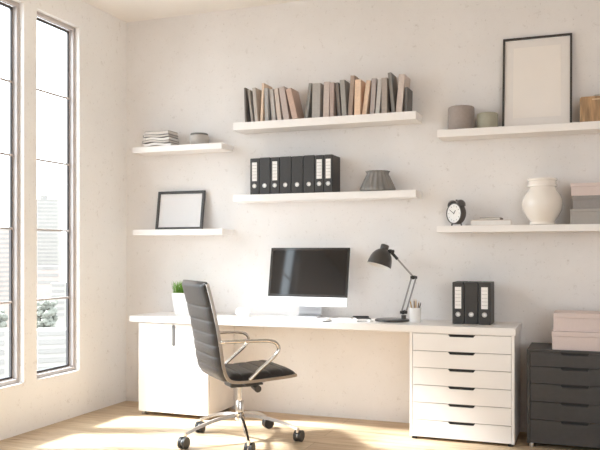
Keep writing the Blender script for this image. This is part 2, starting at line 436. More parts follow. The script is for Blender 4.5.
# ---------------------------------------------------------------- binders
def make_binder(label, x0, x1, yf, z, h, d, lab, group):
    t = thing('ring_binder', label, 'binder', ((x0+x1)/2, yf, z), 0, group)
    w = (x1-x0)-.0035
    obj('case', B(-w/2, w/2, 0, d, 0, h, .004, 2), M['binder'], t)
    bm = bmesh.new(); lathe(bm, [(.0085, 0), (.015, 0), (.0165, .002), (.015, .004), (.0085, .003), (.0085, 0)], 24, cap=False)
    obj('finger_ring', bm, M['steel'], t, smooth=True, loc=(0, 0, h*.235), rot=(PI/2, 0, 0))
    bm = bmesh.new(); lathe(bm, [(0, 0), (.0085, 0), (.0085, .002), (0, .002)], 20, cap=False)
    obj('finger_hole', bm, M['paper'], t, loc=(0, 0, h*.235), rot=(PI/2, 0, 0))
    if lab:
        lw = w*.27 if w > .07 else w*.30; bm = B(-lw, lw, -.0012, .0002, h*.37, h*.885)
        for k in range(1, 6): box(bm, -lw*.86, lw*.86, -.0018, -.0008, h*(.37+.515*k/6)-.0013, h*(.37+.515*k/6)+.0013, mi=1)
        obj('spine_label', bm, [M['paper'], M['line']], t)
    return t
bx = [1.189, 1.264, 1.351, 1.425, 1.516, 1.608, 1.695, 1.765, 1.83]
BL = [('black ring binder with white label at the window end of the eight', 1), ('plain black ring binder between the two labelled ones at the window end', 0),
      ('labelled black ring binder, third from the window end of the eight', 1), ('plain black ring binder just past the third, labelled one', 0),
      ('plain black ring binder, middle of the three plain ones together', 0), ('plain black ring binder just before the two labelled ones at the vase end', 0),
      ('labelled black ring binder, second from the vase end of the eight', 1), ('labelled black ring binder nearest the ribbed vase', 1)]
for k, (lb, f) in enumerate(BL):
    make_binder(lb, bx[k], bx[k+1], -.19, SH['binders'][2], [.266, .269, .268, .269, .268, .270, .268, .269][k], .185, f, 'binders on the middle shelf')
DT = .735
for k, (lb, f) in enumerate([('labelled black ring binder on the white drawers, the one nearest the pencil cup', 1), ('plain black ring binder on the white drawers between two labelled ones', 0),
                             ('labelled black ring binder on the white drawers, farthest from the pencil cup', 1)]):
    x = [2.683, 2.763, 2.852, 2.934]
    make_binder(lb, x[k], x[k+1], -.265, DT, .276, .20, f, 'binders on the desk')

# ---------------------------------------------------------------- shelf ornaments
def lathe_thing(name, label, cat, loc, prof, m, n=48, group=None, **k):
    bm = bmesh.new(); lathe(bm, prof, n, cap=False, **k)
    return tag(obj(name, bm, m, None, autosmooth=50, loc=loc), label, cat, group)

# magazines
zc = SH['mags'][2]
MG = [(.272, .245, .021, 'mag2', 'pale magazine at the bottom of the stack on the short shelf', .03, .010),
      (.262, .240, .019, 'mag3', 'dark-edged magazine second from the bottom of the stack', -.06, .009),
      (.285, .215, .018, 'mag2', 'pale curled magazine in the middle of the stack', .05, .008),
      (.268, .228, .017, 'mag3', 'dark grey magazine second from the top of the stack', -.02, .006),
      (.282, .212, .027, 'mag1', 'thick grey magazine on top of the stack', .02, .004)]
z = zc
for k, (x0, w, th, mm, lb, rz, amp) in enumerate(MG):
    nx = 20; d = .15
    wave = [(w*i/nx, amp*math.sin(PI*i/nx*1.4+k*.5)*math.sin(PI*i/nx)) for i in range(nx+1)]
    def slab(bm, f0, f1, ins=0., dd=0.):
        top = [(min(max(u, ins), w-ins), v+th*f1) for u, v in wave]; low = [(min(max(u, ins), w-ins), v+th*f0) for u, v in reversed(wave)]
        pr = top+low; fr = [bm.verts.new((u, dd, v)) for u, v in pr]; bk = [bm.verts.new((u, d-dd, v)) for u, v in pr]
        bm.faces.new(fr); bm.faces.new(bk)
        for i in range(len(pr)):
            j = (i+1) % len(pr)
            if pr[i] != pr[j]: bm.faces.new((fr[i], fr[j], bk[j], bk[i]))
    mn = min(v for u, v in wave)
    if k:
        px0, pw, pz = prev
        def hgt(wv, u): i = min(max(u/wv[-1][0], 0), 1)*nx; j = min(int(i), nx-1); return wv[j][1]+(wv[j+1][1]-wv[j][1])*(i-j)
        xs_ = [max(x0, px0)+(min(x0+w, px0+pw)-max(x0, px0))*q/60 for q in range(61)]
        base = max(pz+hgt(pwave, q-px0)-hgt(wave, q-x0) for q in xs_)+.0006
    else: base = z-mn
    prev = (x0, w, base+th); pwave = wave
    t = thing('magazine', lb, 'magazine', (x0, -.175, base), 0, 'magazines stacked on the short shelf')
    bm = bmesh.new(); slab(bm, 0, .14); slab(bm, .86, 1); box(bm, -.0005, .006, 0, d, th*.05, th*.9, .001)
    obj('cover', bm, M[mm], t)
    bm = bmesh.new(); slab(bm, .145, .855, .004, .0015)
    obj('pages', bm, M['mag2'] if mm != 'mag2' else M['paper'], t)
# bowl
bm = bmesh.new()
lathe(bm, [(0, 0), (.045, 0), (.058, .005), (.072, .022), (.0775, .044), (.074, .064), (.066, .078), (.068, .082), (.067, .091), (.062, .093), (.058, .088), (.066, .066), (.070, .044), (.05, .012), (0, .01)], 48, cap=False, mi=[0]*6+[1]*8)
tag(obj('bowl', bm, [M['greyb'], M['bowlin']], None, autosmooth=60, loc=(.722, -.1, zc)), 'squat round grey bowl with a dark rim beside the magazines', 'bowl')

def picture(name, label, loc, w, h, lean, fw, mw, fm, mm, pm):
    t = thing(name, label, 'picture frame', loc); Rm = Matrix.Rotation(-lean, 4, 'X')
    bm = bmesh.new(); d = .018
    box(bm, -w/2, -w/2+fw, 0, d, 0, h, .001); box(bm, w/2-fw, w/2, 0, d, 0, h, .001)
    box(bm, -w/2+fw, w/2-fw, 0, d, 0, fw, .001); box(bm, -w/2+fw, w/2-fw, 0, d, h-fw, h, .001)
    bmesh.ops.transform(bm, matrix=Rm, verts=bm.verts); obj('frame', bm, fm, t)
    bm = B(-w/2+fw, w/2-fw, .009, d, fw, h-fw); bmesh.ops.transform(bm, matrix=Rm, verts=bm.verts); obj('mount', bm, mm, t)
    bm = B(-w/2+fw+mw, w/2-fw-mw, .0075, .0089, fw+mw, h-fw-mw); bmesh.ops.transform(bm, matrix=Rm, verts=bm.verts); obj('picture', bm, pm, t)
picture('picture_frame', 'small dark landscape frame leaning on the low short shelf', (.527, -.083, 1.384), .415, .31, .16, .021, .03, M['frame'], M['mount_w'], M['print_w'])
picture('picture_frame', 'tall dark portrait frame leaning behind the canisters', (3.205, -.095, 2.028), .44, .62, .12, .014, .055, M['frame'], M['mount'], M['print'])

# ribbed smoked vase
bm = bmesh.new(); P = [(0, .004), (.085, 0), (.118, .006), (.123, .018), (.118, .032), (.085, .105), (.074, .125), (.078, .136), (.086, .142), (.083, .145), (.070, .134), (.068, .124), (.11, .03), (.09, .012), (0, .012)]
lathe(bm, P, 96, cap=False, ribs=(18, .035))
tag(obj('vase', bm, M['ribglass'], None, autosmooth=60, loc=(2.135, -.1, 1.632)), 'smoky grey ribbed vase flaring to a wide base, beside the binders', 'vase')

# canisters
lathe_thing('canister', 'larger taupe ceramic canister at the end of the picture shelf', 'canister', (2.717, -.1, 2.028),
            [(0, 0), (.084, 0), (.088, .004), (.088, .150), (.085, .158), (.078, .162), (0, .164)], M['taupe'], group='ceramic canisters')
lathe_thing('canister', 'smaller sage green canister between the taupe one and the tall frame', 'canister', (2.892, -.1, 2.028),
            [(0, 0), (.066, 0), (.069, .004), (.069, .098), (.066, .105), (.060, .108), (0, .110)], M['sage'], group='ceramic canisters')
# wooden box
t = thing('wooden_box', 'brown wooden box with a slotted lid beside the tall portrait frame', 'box', (3.60, -.1, 2.028))
obj('box_body', B(-.127, .2, -.07, .07, 0, .165, .012, 3), M['wood'], t)
bm = bmesh.new(); tube(bm, spline([(-.045, 0, .160), (-.04, 0, .180), (0, 0, .184), (.08, 0, .184), (.12, 0, .180), (.125, 0, .160)], 4), .005, 8)
obj('handle', bm, M['steel'], t, smooth=True)
obj('lid_slot', B(-.055, .135, -.0712, -.06, .140, .147), M['pwood'], t)

# alarm clock, turned to the viewer's left
t = thing('alarm_clock', 'black twin-bell alarm clock with white face at the shelf end', 'clock', (2.69, -.125, 1.384), math.radians(-36))
cz, cr = .085, .073
bm = bmesh.new(); lathe(bm, [(0, 0), (.055, 0), (.066, .004), (cr, .012), (cr, .05), (cr-.003, .056), (cr-.008, .056), (cr-.009, .050), (0, .050)], 40, cap=False)
obj('clock_case', bm, M['clock'], t, autosmooth=40, loc=(0, .028, cz), rot=(PI/2, 0, 0))
bm = bmesh.new(); lathe(bm, [(0, 0), (cr-.0095, 0), (cr-.0095, .002), (0, .002)], 40, cap=False)
for k in range(12):
    a = k*PI/6; r0, r1 = (.046, .054)
    q = Matrix.Rotation(a, 4, 'Z'); box(bm, -.0014, .0014, r0, r1, .0018, .0026, mi=1, mtx=q)
obj('dial', bm, [M['paper'], M['clock']], t, loc=(0, -.0225, cz), rot=(PI/2, 0, 0))
for nm, ang, ln, ww in (('hour_hand', -38, .026, .0022), ('minute_hand', 58, .042, .0016)):
    bm = B(-ww, ww, -.006, ln, .0028, .0040); bmesh.ops.transform(bm, matrix=Matrix.Rotation(math.radians(ang), 4, 'Z'), verts=bm.verts)
    obj(nm, bm, M['black'], t, loc=(0, -.0225, cz), rot=(PI/2, 0, 0))
for s in (-1, 1):
    bm = bmesh.new(); lathe(bm, [(0, .028), (.014, .026), (.027, .017), (.033, .004), (.034, 0), (.031, 0), (0, .004)], 24, cap=False)
    obj('bell', bm, M['clock'], t, autosmooth=40, loc=(s*.040, 0, cz+.062), rot=(0, s*.55, 0))
    bm = bmesh.new(); bar(bm, (s*.030, 0, cz+.05), (s*.038, 0, cz+.066), .004, 8); obj('bell_post', bm, M['clock'], t)
    bm = bmesh.new(); bar(bm, (s*.034, 0, cz-.05), (s*.046, 0, .0035), .005, 8); obj('foot', bm, M['clock'], t)
bm = bmesh.new(); bar(bm, (0, 0, cz+.06), (0, 0, cz+.088), .003, 8); box(bm, -.008, .008, -.004, .004, cz+.084, cz+.094, .002); obj('hammer', bm, M['clock'], t)

def flat_book(label, x0, x1, y0, y1, z, th, cm, rz, group=None, pm=None):
    t = thing('book', label, 'book', ((x0+x1)/2, (y0+y1)/2, z), rz, group); w = (x1-x0)/2; d = (y1-y0)/2; c = .003
    bm = bmesh.new(); box(bm, -w, w, -d, d, 0, c, .0008); box(bm, -w, w, -d, d, th-c, th, .0008); box(bm, w-c, w, -d, d, 0, th, .001)
    obj('cover', bm, cm, t); obj('pages', B(-w+.003, w-c-.0002, -d+.003, d-.003, c+.0002, th-c-.0002), pm or M['pages'], t)
    return t
flat_book('wide pale book lying at the bottom beside the alarm clock', 2.785, 3.045, -.18, -.03, 1.384, .036, mat('cream_cloth', (.66, .58, .52), .7, noise=.05), .10, 'books lying by the clock', M['paper'])
flat_book('small dark book lying on top of the pale one', 2.85, 2.985, -.155, -.05, 1.420, .017, mat('brown_cloth', (.26, .22, .20), .7, noise=.05), -.08, 'books lying by the clock')

lathe_thing('jar', 'big glossy cream ceramic jar with a round belly', 'jar', (3.243, -.115, 1.384),
            [(0, .004), (.070, 0), (.080, .003), (.080, .014), (.076, .02), (.098, .05), (.122, .095), (.1285, .135), (.126, .165), (.112, .198), (.094, .220), (.084, .236), (.083, .246), (.092, .250), (.0925, .262), (.088, .266), (.087, .284), (.093, .288), (.094, .298), (.090, .302), (.082, .300), (.078, .28), (.076, .24), (.11, .19), (.12, .13), (.09, .05), (.06, .02), (0, .02)],
            M['vase'], 64)

# grey and pink boxes stacked at the end of the clock shelf
def card_box(name, label, x0, x1, y0, y1, z, h, m, lid=.3, group=None):
    t = thing(name, label, 'box', ((x0+x1)/2, (y0+y1)/2, z), 0, group); w = (x1-x0)/2; d = (y1-y0)/2
    obj('box_body', B(-w+.003, w-.003, -d+.003, d-.003, 0, h*(1-lid), .002), m, t)
    obj('lid', B(-w, w, -d, d, h*(1-lid)+.0002, h, .003), m, t)
card_box('storage_box', 'grey card box at the bottom of the stack on the clock shelf', 3.414, 3.74, -.185, -.02, 1.384, .098, M['greybox'], .22, 'boxes on the clock shelf')
card_box('storage_box', 'darker grey card box in the middle of the stack by the jar', 3.428, 3.73, -.178, -.025, 1.482, .083, M['midgrey'], .28, 'boxes on the clock shelf')
card_box('storage_box', 'pale pink card box on top of the stack by the jar', 3.418, 3.735, -.182, -.022, 1.565, .080, M['pinkbox'], .3, 'boxes on the clock shelf')

# ---------------------------------------------------------------- desk
YF = -.445
tag(obj('desktop', B(.320, 3.104, YF, -.003, .690, DT, .0025), M['white']), 'long white desktop spanning from the corner cabinet to the white drawers', 'desk top')
# two-door cabinet
t = thing('cabinet', 'white two-door cabinet under the corner end of the desk', 'cabinet', (.68, -.215, 0))
x0, x1 = -.291, .291
bm = bmesh.new()
box(bm, x0, x0+.018, -.195, .205, .028, .6895, .001); box(bm, x1-.018, x1, -.195, .205, .028, .6895, .001)
box(bm, x0+.018, x1-.018, -.195, .205, .028, .046); box(bm, x0+.018, x1-.018, -.195, .205, .671, .6895); box(bm, x0+.018, x1-.018, .195, .205, .046, .671)
obj('cabinet_body', bm, M['white'], t)
for a, b in ((x0, -.0012), (.0012, x1)):
    dr = obj('door', B(a+.001, b-.0005, -.215, -.1965, .030, .684, .0015), M['white'], t)
    o = None
    if a > 0:
        bm = bmesh.new(); pts = [(.013*math.cos(q)+.008, .011*math.sin(q)*1.0+(.066 if math.sin(q) >= 0 else -.066)) for q in [2*PI*k/24 for k in range(24)]]
        f = [bm.verts.new((u, -.2165, .600+v)) for u, v in pts]; g = [bm.verts.new((u, -.2149, .600+v)) for u, v in pts]
        bm.faces.new(f); bm.faces.new(g)
        for k in range(24): bm.faces.new((f[k], f[(k+1) % 24], g[(k+1) % 24], g[k]))
        o = obj('handle', bm, mat('grey_pull', (.16, .15, .145), .4, metal=.4, noise=.05), dr); o['label'] = 'slim grey rounded pull'
for sx in (-.27, .27):
    for sy in (-.17, .18):
        bm = bmesh.new(); lathe(bm, [(0, 0), (.014, 0), (.016, .003), (.014, .028), (0, .028)], 16, cap=False)
        obj('foot', bm, M['steel'], t, autosmooth=40, loc=(sx, sy, 0))

# drawer units
def drawer_unit(name, label, x0, x1, yf, yb, z0, z1, zs, m, foot_m, handle_w, top_th, hx, gap=.002):
    cx = (x0+x1)/2; t = thing(name, label, 'drawer unit', (cx, (yf+yb)/2, 0)); w = (x1-x0)/2; yf2 = yf-(yf+yb)/2; yb2 = -yf2; s = .018
    bm = bmesh.new()
    box(bm, -w, -w+s, yf2, yb2, z0, z1-top_th, .0012); box(bm, w-s, w, yf2, yb2, z0, z1-top_th, .0012)
    box(bm, -w+s, w-s, yb2-.01, yb2, z0, z1-top_th); box(bm, -w+s, w-s, yf2+.02, yb2-.01, z0, z0+.012)
    box(bm, -w, w, yf2, yb2, z1-top_th, z1, .0015)
    obj('cabinet_body', bm, m, t)
    for k in range(len(zs)-1):
        zt, zb = zs[k], zs[k+1]; g = gap; hd = handle_w/2; hh = .017
        # drawer front with a finger slot cut into its top edge
        bm = bmesh.new(); pr = [(-w+s+g, zb+g), (w-s-g, zb+g), (w-s-g, zt-g), (hx+hd, zt-g), (hx+hd-.012, zt-hh), (hx-hd+.012, zt-hh), (hx-hd, zt-g), (-w+s+g, zt-g)]
        f = [bm.verts.new((u, yf2+.001, v)) for u, v in pr]; b = [bm.verts.new((u, yf2+.019, v)) for u, v in pr]
        bm.faces.new(f); bm.faces.new(b)
        for i in range(len(pr)): bm.faces.new((f[i], f[(i+1) % len(pr)], b[(i+1) % len(pr)], b[i]))
        dr = obj('drawer', bm, m, t)
        o = obj('handle', B(hx-hd+.004, hx+hd-.004, yf2+.012, yf2+.022, zt-hh-.002, zt-g), M['black'], dr); o['label'] = 'dark slanted finger slot'
    # added inner block, coloured dark to stand in for shade in the gaps
    obj('gap_shade_block', B(-w+s+.003, w-s-.003, yf2+.024, yb2-.012, z0+.014, z1-top_th-.002), M['gap_shade'], t)
    for sx in (-w+.025, w-.025):
        for sy in (yf2+.03, yb2-.03):
            bm = bmesh.new(); lathe(bm, [(0, 0), (.018, 0), (.019, .003), (.017, z0), (0, z0)], 16, cap=False)
            obj('foot', bm, foot_m, t, autosmooth=40, loc=(sx, sy, 0))
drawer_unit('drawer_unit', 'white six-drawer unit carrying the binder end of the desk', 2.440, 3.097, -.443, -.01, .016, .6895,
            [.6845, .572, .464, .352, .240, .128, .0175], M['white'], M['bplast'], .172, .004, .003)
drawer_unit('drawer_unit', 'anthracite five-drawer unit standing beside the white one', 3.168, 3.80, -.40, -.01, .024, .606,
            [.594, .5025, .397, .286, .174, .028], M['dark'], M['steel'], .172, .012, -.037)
card_box('storage_box', 'pale pink lidded box standing on the anthracite drawers', 3.312, 3.74, -.375, -.06, .606, .113, M['pinkbox'], .26, 'pink boxes on the dark drawers')
card_box('storage_box', 'pale pink lidded box stacked on the lower pink box', 3.320, 3.73, -.352, -.07, .719, .112, M['pinkbox'], .26, 'pink boxes on the dark drawers')

# ---------------------------------------------------------------- things on the desk
# computer
t = thing('desktop_computer', 'large white desktop computer with black screen on the desk', 'computer', (1.622, -.12, DT))
tilt = math.atan2(.07, .362); hw = .307
Rm = Matrix.Translation((0, -.045, .086)) @ Matrix.Rotation(-tilt, 4, 'X')
def part(name, bm, m, **k):
    bmesh.ops.transform(bm, matrix=Rm, verts=bm.verts); return obj(name, bm, m, t, **k)
part('housing', B(-hw, hw, 0, .022, 0, .428, .006, 3), M['alu'])
part('bezel', B(-hw+.001, hw-.001, -.0015, .006, .064, .4275, .004, 2), M['bezel'])
part('screen', B(-hw+.020, hw-.020, -.0022, .002, .084, .408), M['screen'])
bm = bmesh.new()
path = spline([(0, -.075, .004), (0, -.005, .006), (0, .035, .02), (0, .045, .07), (0, .035, .13), (0, .02, .17)], 6)
sweep(bm, path, [(.005, -.085), (.005, .085), (-.005, .085), (-.005, -.085)])
for v in bm.verts: v.co.z = max(v.co.z, 0)
obj('stand', bm, M['foot_alu'], t, autosmooth=40)
# keyboard
t = thing('keyboard', 'slim white keyboard lying in front of the computer', 'keyboard', (1.60, -.345, DT), .03)
bm = bmesh.new(); box(bm, -.14, .14, -.055, .055, 0, .008, .003); obj('keyboard_base', bm, M['alu'], t)
bm = bmesh.new()
for r in range(5):
    for k in range(14): box(bm, -.134+k*.0192, -.134+k*.0192+.0165, -.05+r*.0202, -.05+r*.0202+.0172, .0078, .0115, .0012, 1)
o = obj('keys', bm, M['ceramic'], t)
# mouse
t = thing('computer_mouse', 'small white mouse lying beside the keyboard', 'mouse', (1.852, -.375, DT), -.15)
bm = bmesh.new(); bmesh.ops.create_uvsphere(bm, u_segments=28, v_segments=16, radius=1)
for v in bm.verts: v.co = Vector((v.co.x*.028, v.co.y*.050, .006+max(v.co.z, 0)*.020))
obj('mouse_shell', bm, M['ceramic'], t, smooth=True)
bm = bmesh.new(); lathe(bm, [(0, 0), (.95, 0), (1, .003), (1, .0062), (0, .0062)], 28, cap=False)
for v in bm.verts: v.co.x *= .027; v.co.y *= .049
obj('mouse_base', bm, M['bplast'], t)
# notebook, paper, pen
t = thing('notebook', 'black-covered notebook lying by the lamp base', 'notebook', (2.058, -.225, DT), .42)
bm = bmesh.new(); box(bm, -.05, .05, -.075, .075, 0, .003, .001); box(bm, -.05, .05, -.075, .075, .017, .020, .001); box(bm, .047, .05, -.075, .075, 0, .02, .001)
obj('cover', bm, M['bplast'], t); obj('pages', B(-.046, .0468, -.0735, .072, .0032, .0168), M['paper'], t)
t = thing('pen', 'short black pen lying on the notebook', 'pen', (2.045, -.215, DT+.0255), .25)
bm = bmesh.new(); tube(bm, [(-.058, 0, 0), (-.05, 0, 0), (.04, 0, 0), (.055, 0, 0)], .0052, 12, scale=[.25, 1, 1, .7]); obj('barrel', bm, M['bplast'], t, smooth=True)
bm = bmesh.new(); box(bm, .02, .054, -.0015, .0015, .0045, .0072); obj('clip', bm, M['steel'], t)
tag(obj('paper_pad', B(-.045, .045, -.06, .06, 0, .010, .001), M['paper'], loc=(1.935, -.245, DT), rot=(0, 0, .3)), 'white paper pad lying beside the black notebook', 'paper pad')
bm = B(-.012, .012, -.03, .03, 0, .012, .003); tag(obj('eraser', bm, M['paper'], loc=(2.133, -.29, DT), rot=(0, 0, .6)), 'little white block between the notebook and lamp base', 'eraser')

# mug
t = thing('mug', 'small white mug on the desk behind the chair arms', 'mug', (1.158, -.225, DT), PI)
bm = bmesh.new(); lathe(bm, [(0, 0), (.028, 0), (.034, .005), (.041, .03), (.043, .065), (.041, .066), (.039, .03), (.03, .008), (0, .006)], 36, cap=False)
obj('cup', bm, M['ceramic'], t, autosmooth=50)
bm = bmesh.new(); tube(bm, spline([(.040, 0, .055), (.058, 0, .052), (.064, 0, .036), (.056, 0, .02), (.037, 0, .016)], 5), .0045, 8); obj('handle', bm, M['ceramic'], t, smooth=True)

# potted grass
t = thing('potted_grass', 'green grass in a square white pot at the corner end of the desk', 'potted plant', (.640, -.165, DT))
bm = bmesh.new(); h = .165; a, b = .062, .082
def ring4(s, z): return [bm.verts.new((sx*s, sy*s, z)) for sx, sy in ((-1, -1), (1, -1), (1, 1), (-1, 1))]
R0, R1, R2, R3 = ring4(a, 0), ring4(b, h), ring4(b-.006, h), ring4(b-.009, h-.03)
bm.faces.new(R0); bm.faces.new(R3)
for p, q in ((R0, R1), (R1, R2), (R2, R3)):
    for i in range(4): bm.faces.new((p[i], p[(i+1) % 4], q[(i+1) % 4], q[i]))
bmesh.ops.bevel(bm, geom=[e for e in bm.edges if abs(e.verts[0].co.z-e.verts[1].co.z) > .1], offset=.006, segments=2, affect='EDGES')
obj('pot', bm, M['ceramic'], t)
obj('soil', B(-.068, .068, -.068, .068, h-.035, h-.012), M['soil'], t)
bm = bmesh.new(); rnd = random.Random(9)
for k in range(520):
    x, y = rnd.uniform(-.070, .070), rnd.uniform(-.070, .070); hh = rnd.uniform(.07, .115); an = rnd.uniform(0, 2*PI)
    lx, ly = rnd.gauss(0, .012)+x*.25, rnd.gauss(0, .012)+y*.25; ww = rnd.uniform(.0014, .0026)
    dx, dy = math.cos(an)*ww, math.sin(an)*ww; zb = h-.014; prev = None
    for s in range(5):
        u = s/4; c = Vector((x+lx*u*u, y+ly*u*u, zb+hh*u)); wv = (1-u)**.7
        if s < 4:
            cur = [bm.verts.new(c+Vector((dx, dy, 0))*wv), bm.verts.new(c-Vector((dx, dy, 0))*wv), bm.verts.new(c+Vector((-dy, dx, 0))*wv*.35)]
        else: cur = [bm.verts.new(c)]
        if prev:
            if len(cur) == 3:
                for i in range(3): bm.faces.new((prev[i], prev[(i+1) % 3], cur[(i+1) % 3], cur[i]))
            else:
                for i in range(3): bm.faces.new((prev[i], prev[(i+1) % 3], cur[0]))
        prev = cur
o = obj('grass_blades', bm, M['grass'], t)

# pencil cup and pencils
CX, CY = 2.430, -.235
bm = bmesh.new(); lathe(bm, [(0, 0), (.036, 0), (.038, .002), (.041, .098), (.0405, .1), (.038, .1), (.0355, .006), (0, .005)], 40, cap=False)
tag(obj('pencil_cup', bm, M['ceramic'], None, autosmooth=50, loc=(CX, CY, DT)), 'white pencil cup on the desk beside the lamp base', 'cup')
PEN = [(-.016, .006, -.36, .16, .146, 'pencil1', 'ochre pencil leaning toward the lamp in the white cup'), (-.004, .016, -.10, .05, .150, 'pencil2', 'brown pencil standing near upright in the white cup'),
       (.006, -.008, .07, -.06, .152, 'pencil1', 'tall ochre pencil in the middle of the white cup'), (.010, .012, .22, .10, .138, 'pencil2', 'short brown pencil leaning toward the drawers in the white cup'),
       (.014, -.004, .42, .04, .132, 'pencil3', 'black pencil sticking out slanted from the white cup')]
for x, y, lx, ly, L, mm, lb in PEN:
    d = Vector((lx*.55, ly, 1)).normalized()
    t = thing('pencil', lb, 'pencil', (CX+x*.7, CY+y*.7, DT+.0085), 0, 'pencils in the white cup')
    bm = bmesh.new(); tube(bm, [Vector((0, 0, 0)), d*(L-.016)], .0038, 6); obj('shaft', bm, M[mm], t)
    bm = bmesh.new(); tube(bm, [d*(L-.016), d*(L-.004), d*L], .0038, 8, scale=[1, .35, .08]); obj('tip', bm, M['pwood'] if mm != 'pencil3' else M['bplast'], t)

# desk lamp
t = thing('desk_lamp', 'dark jointed desk lamp reaching toward the computer', 'lamp', (2.262, -.19, DT))
def lp(x, z, y=0): return Vector((x-2.262, y, z-DT))
bm = bmesh.new(); lathe(bm, [(0, 0), (.116, 0), (.120, .004), (.118, .012), (.11, .016), (0, .018)], 48, cap=False); obj('base', bm, M['lampm'], t, autosmooth=40)
bm = bmesh.new(); bar(bm, lp(2.342, .75), lp(2.342, .778), .017, 20); obj('base_stem', bm, M['lampm'], t, autosmooth=40)
j0 = lp(2.342, .797); j1 = lp(2.412, 1.036); j2 = lp(2.262, 1.200)
def joint(c, r, w, parent_name='joint'):
    bm = bmesh.new(); bar(bm, c+Vector((0, -w, 0)), c+Vector((0, w, 0)), r, 20)
    bar(bm, c+Vector((-r*1.7, 0, 0)), c+Vector((r*1.7, 0, 0)), r*.75, 14)
    return obj(parent_name, bm, M['bplast'], t, autosmooth=40)
joint(j0, .014, .024); joint(j1, .013, .024)
ax = (j1-j0).normalized(); nn = Vector((ax.z, 0, -ax.x))
for s in (-1, 1):
    bm = bmesh.new(); bar(bm, j0+nn*s*.015, j1+nn*s*.015, .0058, 12); obj('lower_arm', bm, M['armm'], t, smooth=False)
bm = bmesh.new(); bar(bm, j1, j2, .0062, 12); obj('upper_arm', bm, M['armm'], t)
d2 = (j2-j1).normalized()
bm = bmesh.new(); bar(bm, j2-d2*.055, j2+d2*.012, .0105, 16); obj('arm_sleeve', bm, M['bplast'], t, autosmooth=40)
joint(lp(2.250, 1.213), .015, .020, 'shade_joint')
# shade: axis tilted, mouth to the lower left
apex = lp(2.212, 1.254); mouth = lp(2.177, 1.114, -.034)
axs = (mouth-apex); LN = axs.length; axs.normalize()
q = axs.to_track_quat('Z', 'Y').to_matrix().to_4x4(); Ms = Matrix.Translation(apex) @ q
k_ = LN/.147
prof = [(0, -.004), (.026, -.004), (.029, 0), (.029, .024), (.027, .028), (.034, .034), (.052, .048), (.068, .070), (.078, .098), (.083, .128), (.085, .147)]
bm = bmesh.new(); lathe(bm, [(r, z*k_) for r, z in prof], 44, cap=False); bmesh.ops.transform(bm, matrix=Ms, verts=bm.verts)
sh_ = obj('lamp_shade', bm, M['lampm'], t, autosmooth=40)
inn = [(.085, .147), (.0825, .146), (.079, .12), (.072, .085), (.055, .055), (.03, .045), (0, .044)]
bm = bmesh.new(); lathe(bm, [(r, z*k_) for r, z in inn], 44, cap=False); bmesh.ops.transform(bm, matrix=Ms, verts=bm.verts)
obj('shade_lining', bm, M['lampin'], sh_, autosmooth=40)
bm = bmesh.new(); bmesh.ops.create_uvsphere(bm, u_segments=20, v_segments=12, radius=.028, matrix=Ms @ Matrix.Translation((0, 0, .095))); bar(bm, Ms @ Vector((0, 0, .044)), Ms @ Vector((0, 0, .08)), .014, 14)
obj('bulb', bm, M['ceramic'], sh_, smooth=True)

# ---------------------------------------------------------------- office chair
CHA = math.radians(44.5)
t = thing('office_chair', 'black ribbed leather office chair with chrome arms and star base', 'chair', (1.435, -.885, 0), CHA)
# local axes: +x forward, -y the chair's right side
HWD = .262
PROF = [(-.297, 1.020), (-.272, .925), (-.245, .81), (-.222, .69), (-.204, .57), (-.188, .487), (-.160, .437), (-.112, .421), (-.03, .419), (.12, .426), (.235, .434), (.283, .440)]
pp = spline([(x, 0, z) for x, z in PROF], 10)
for s in (-1, 1):
    bm = bmesh.new(); sec = [(.009, -.006), (.0105, 0), (.009, .006), (-.009, .006), (-.0105, 0), (-.009, -.006)]
    sweep(bm, [p+Vector((0, s*HWD, 0)) for p in pp], [(u, v) for u, v in sec], up=(1, 0, .35) if False else None)
    obj('side_frame', bm, M['chrome'], t, autosmooth=35)
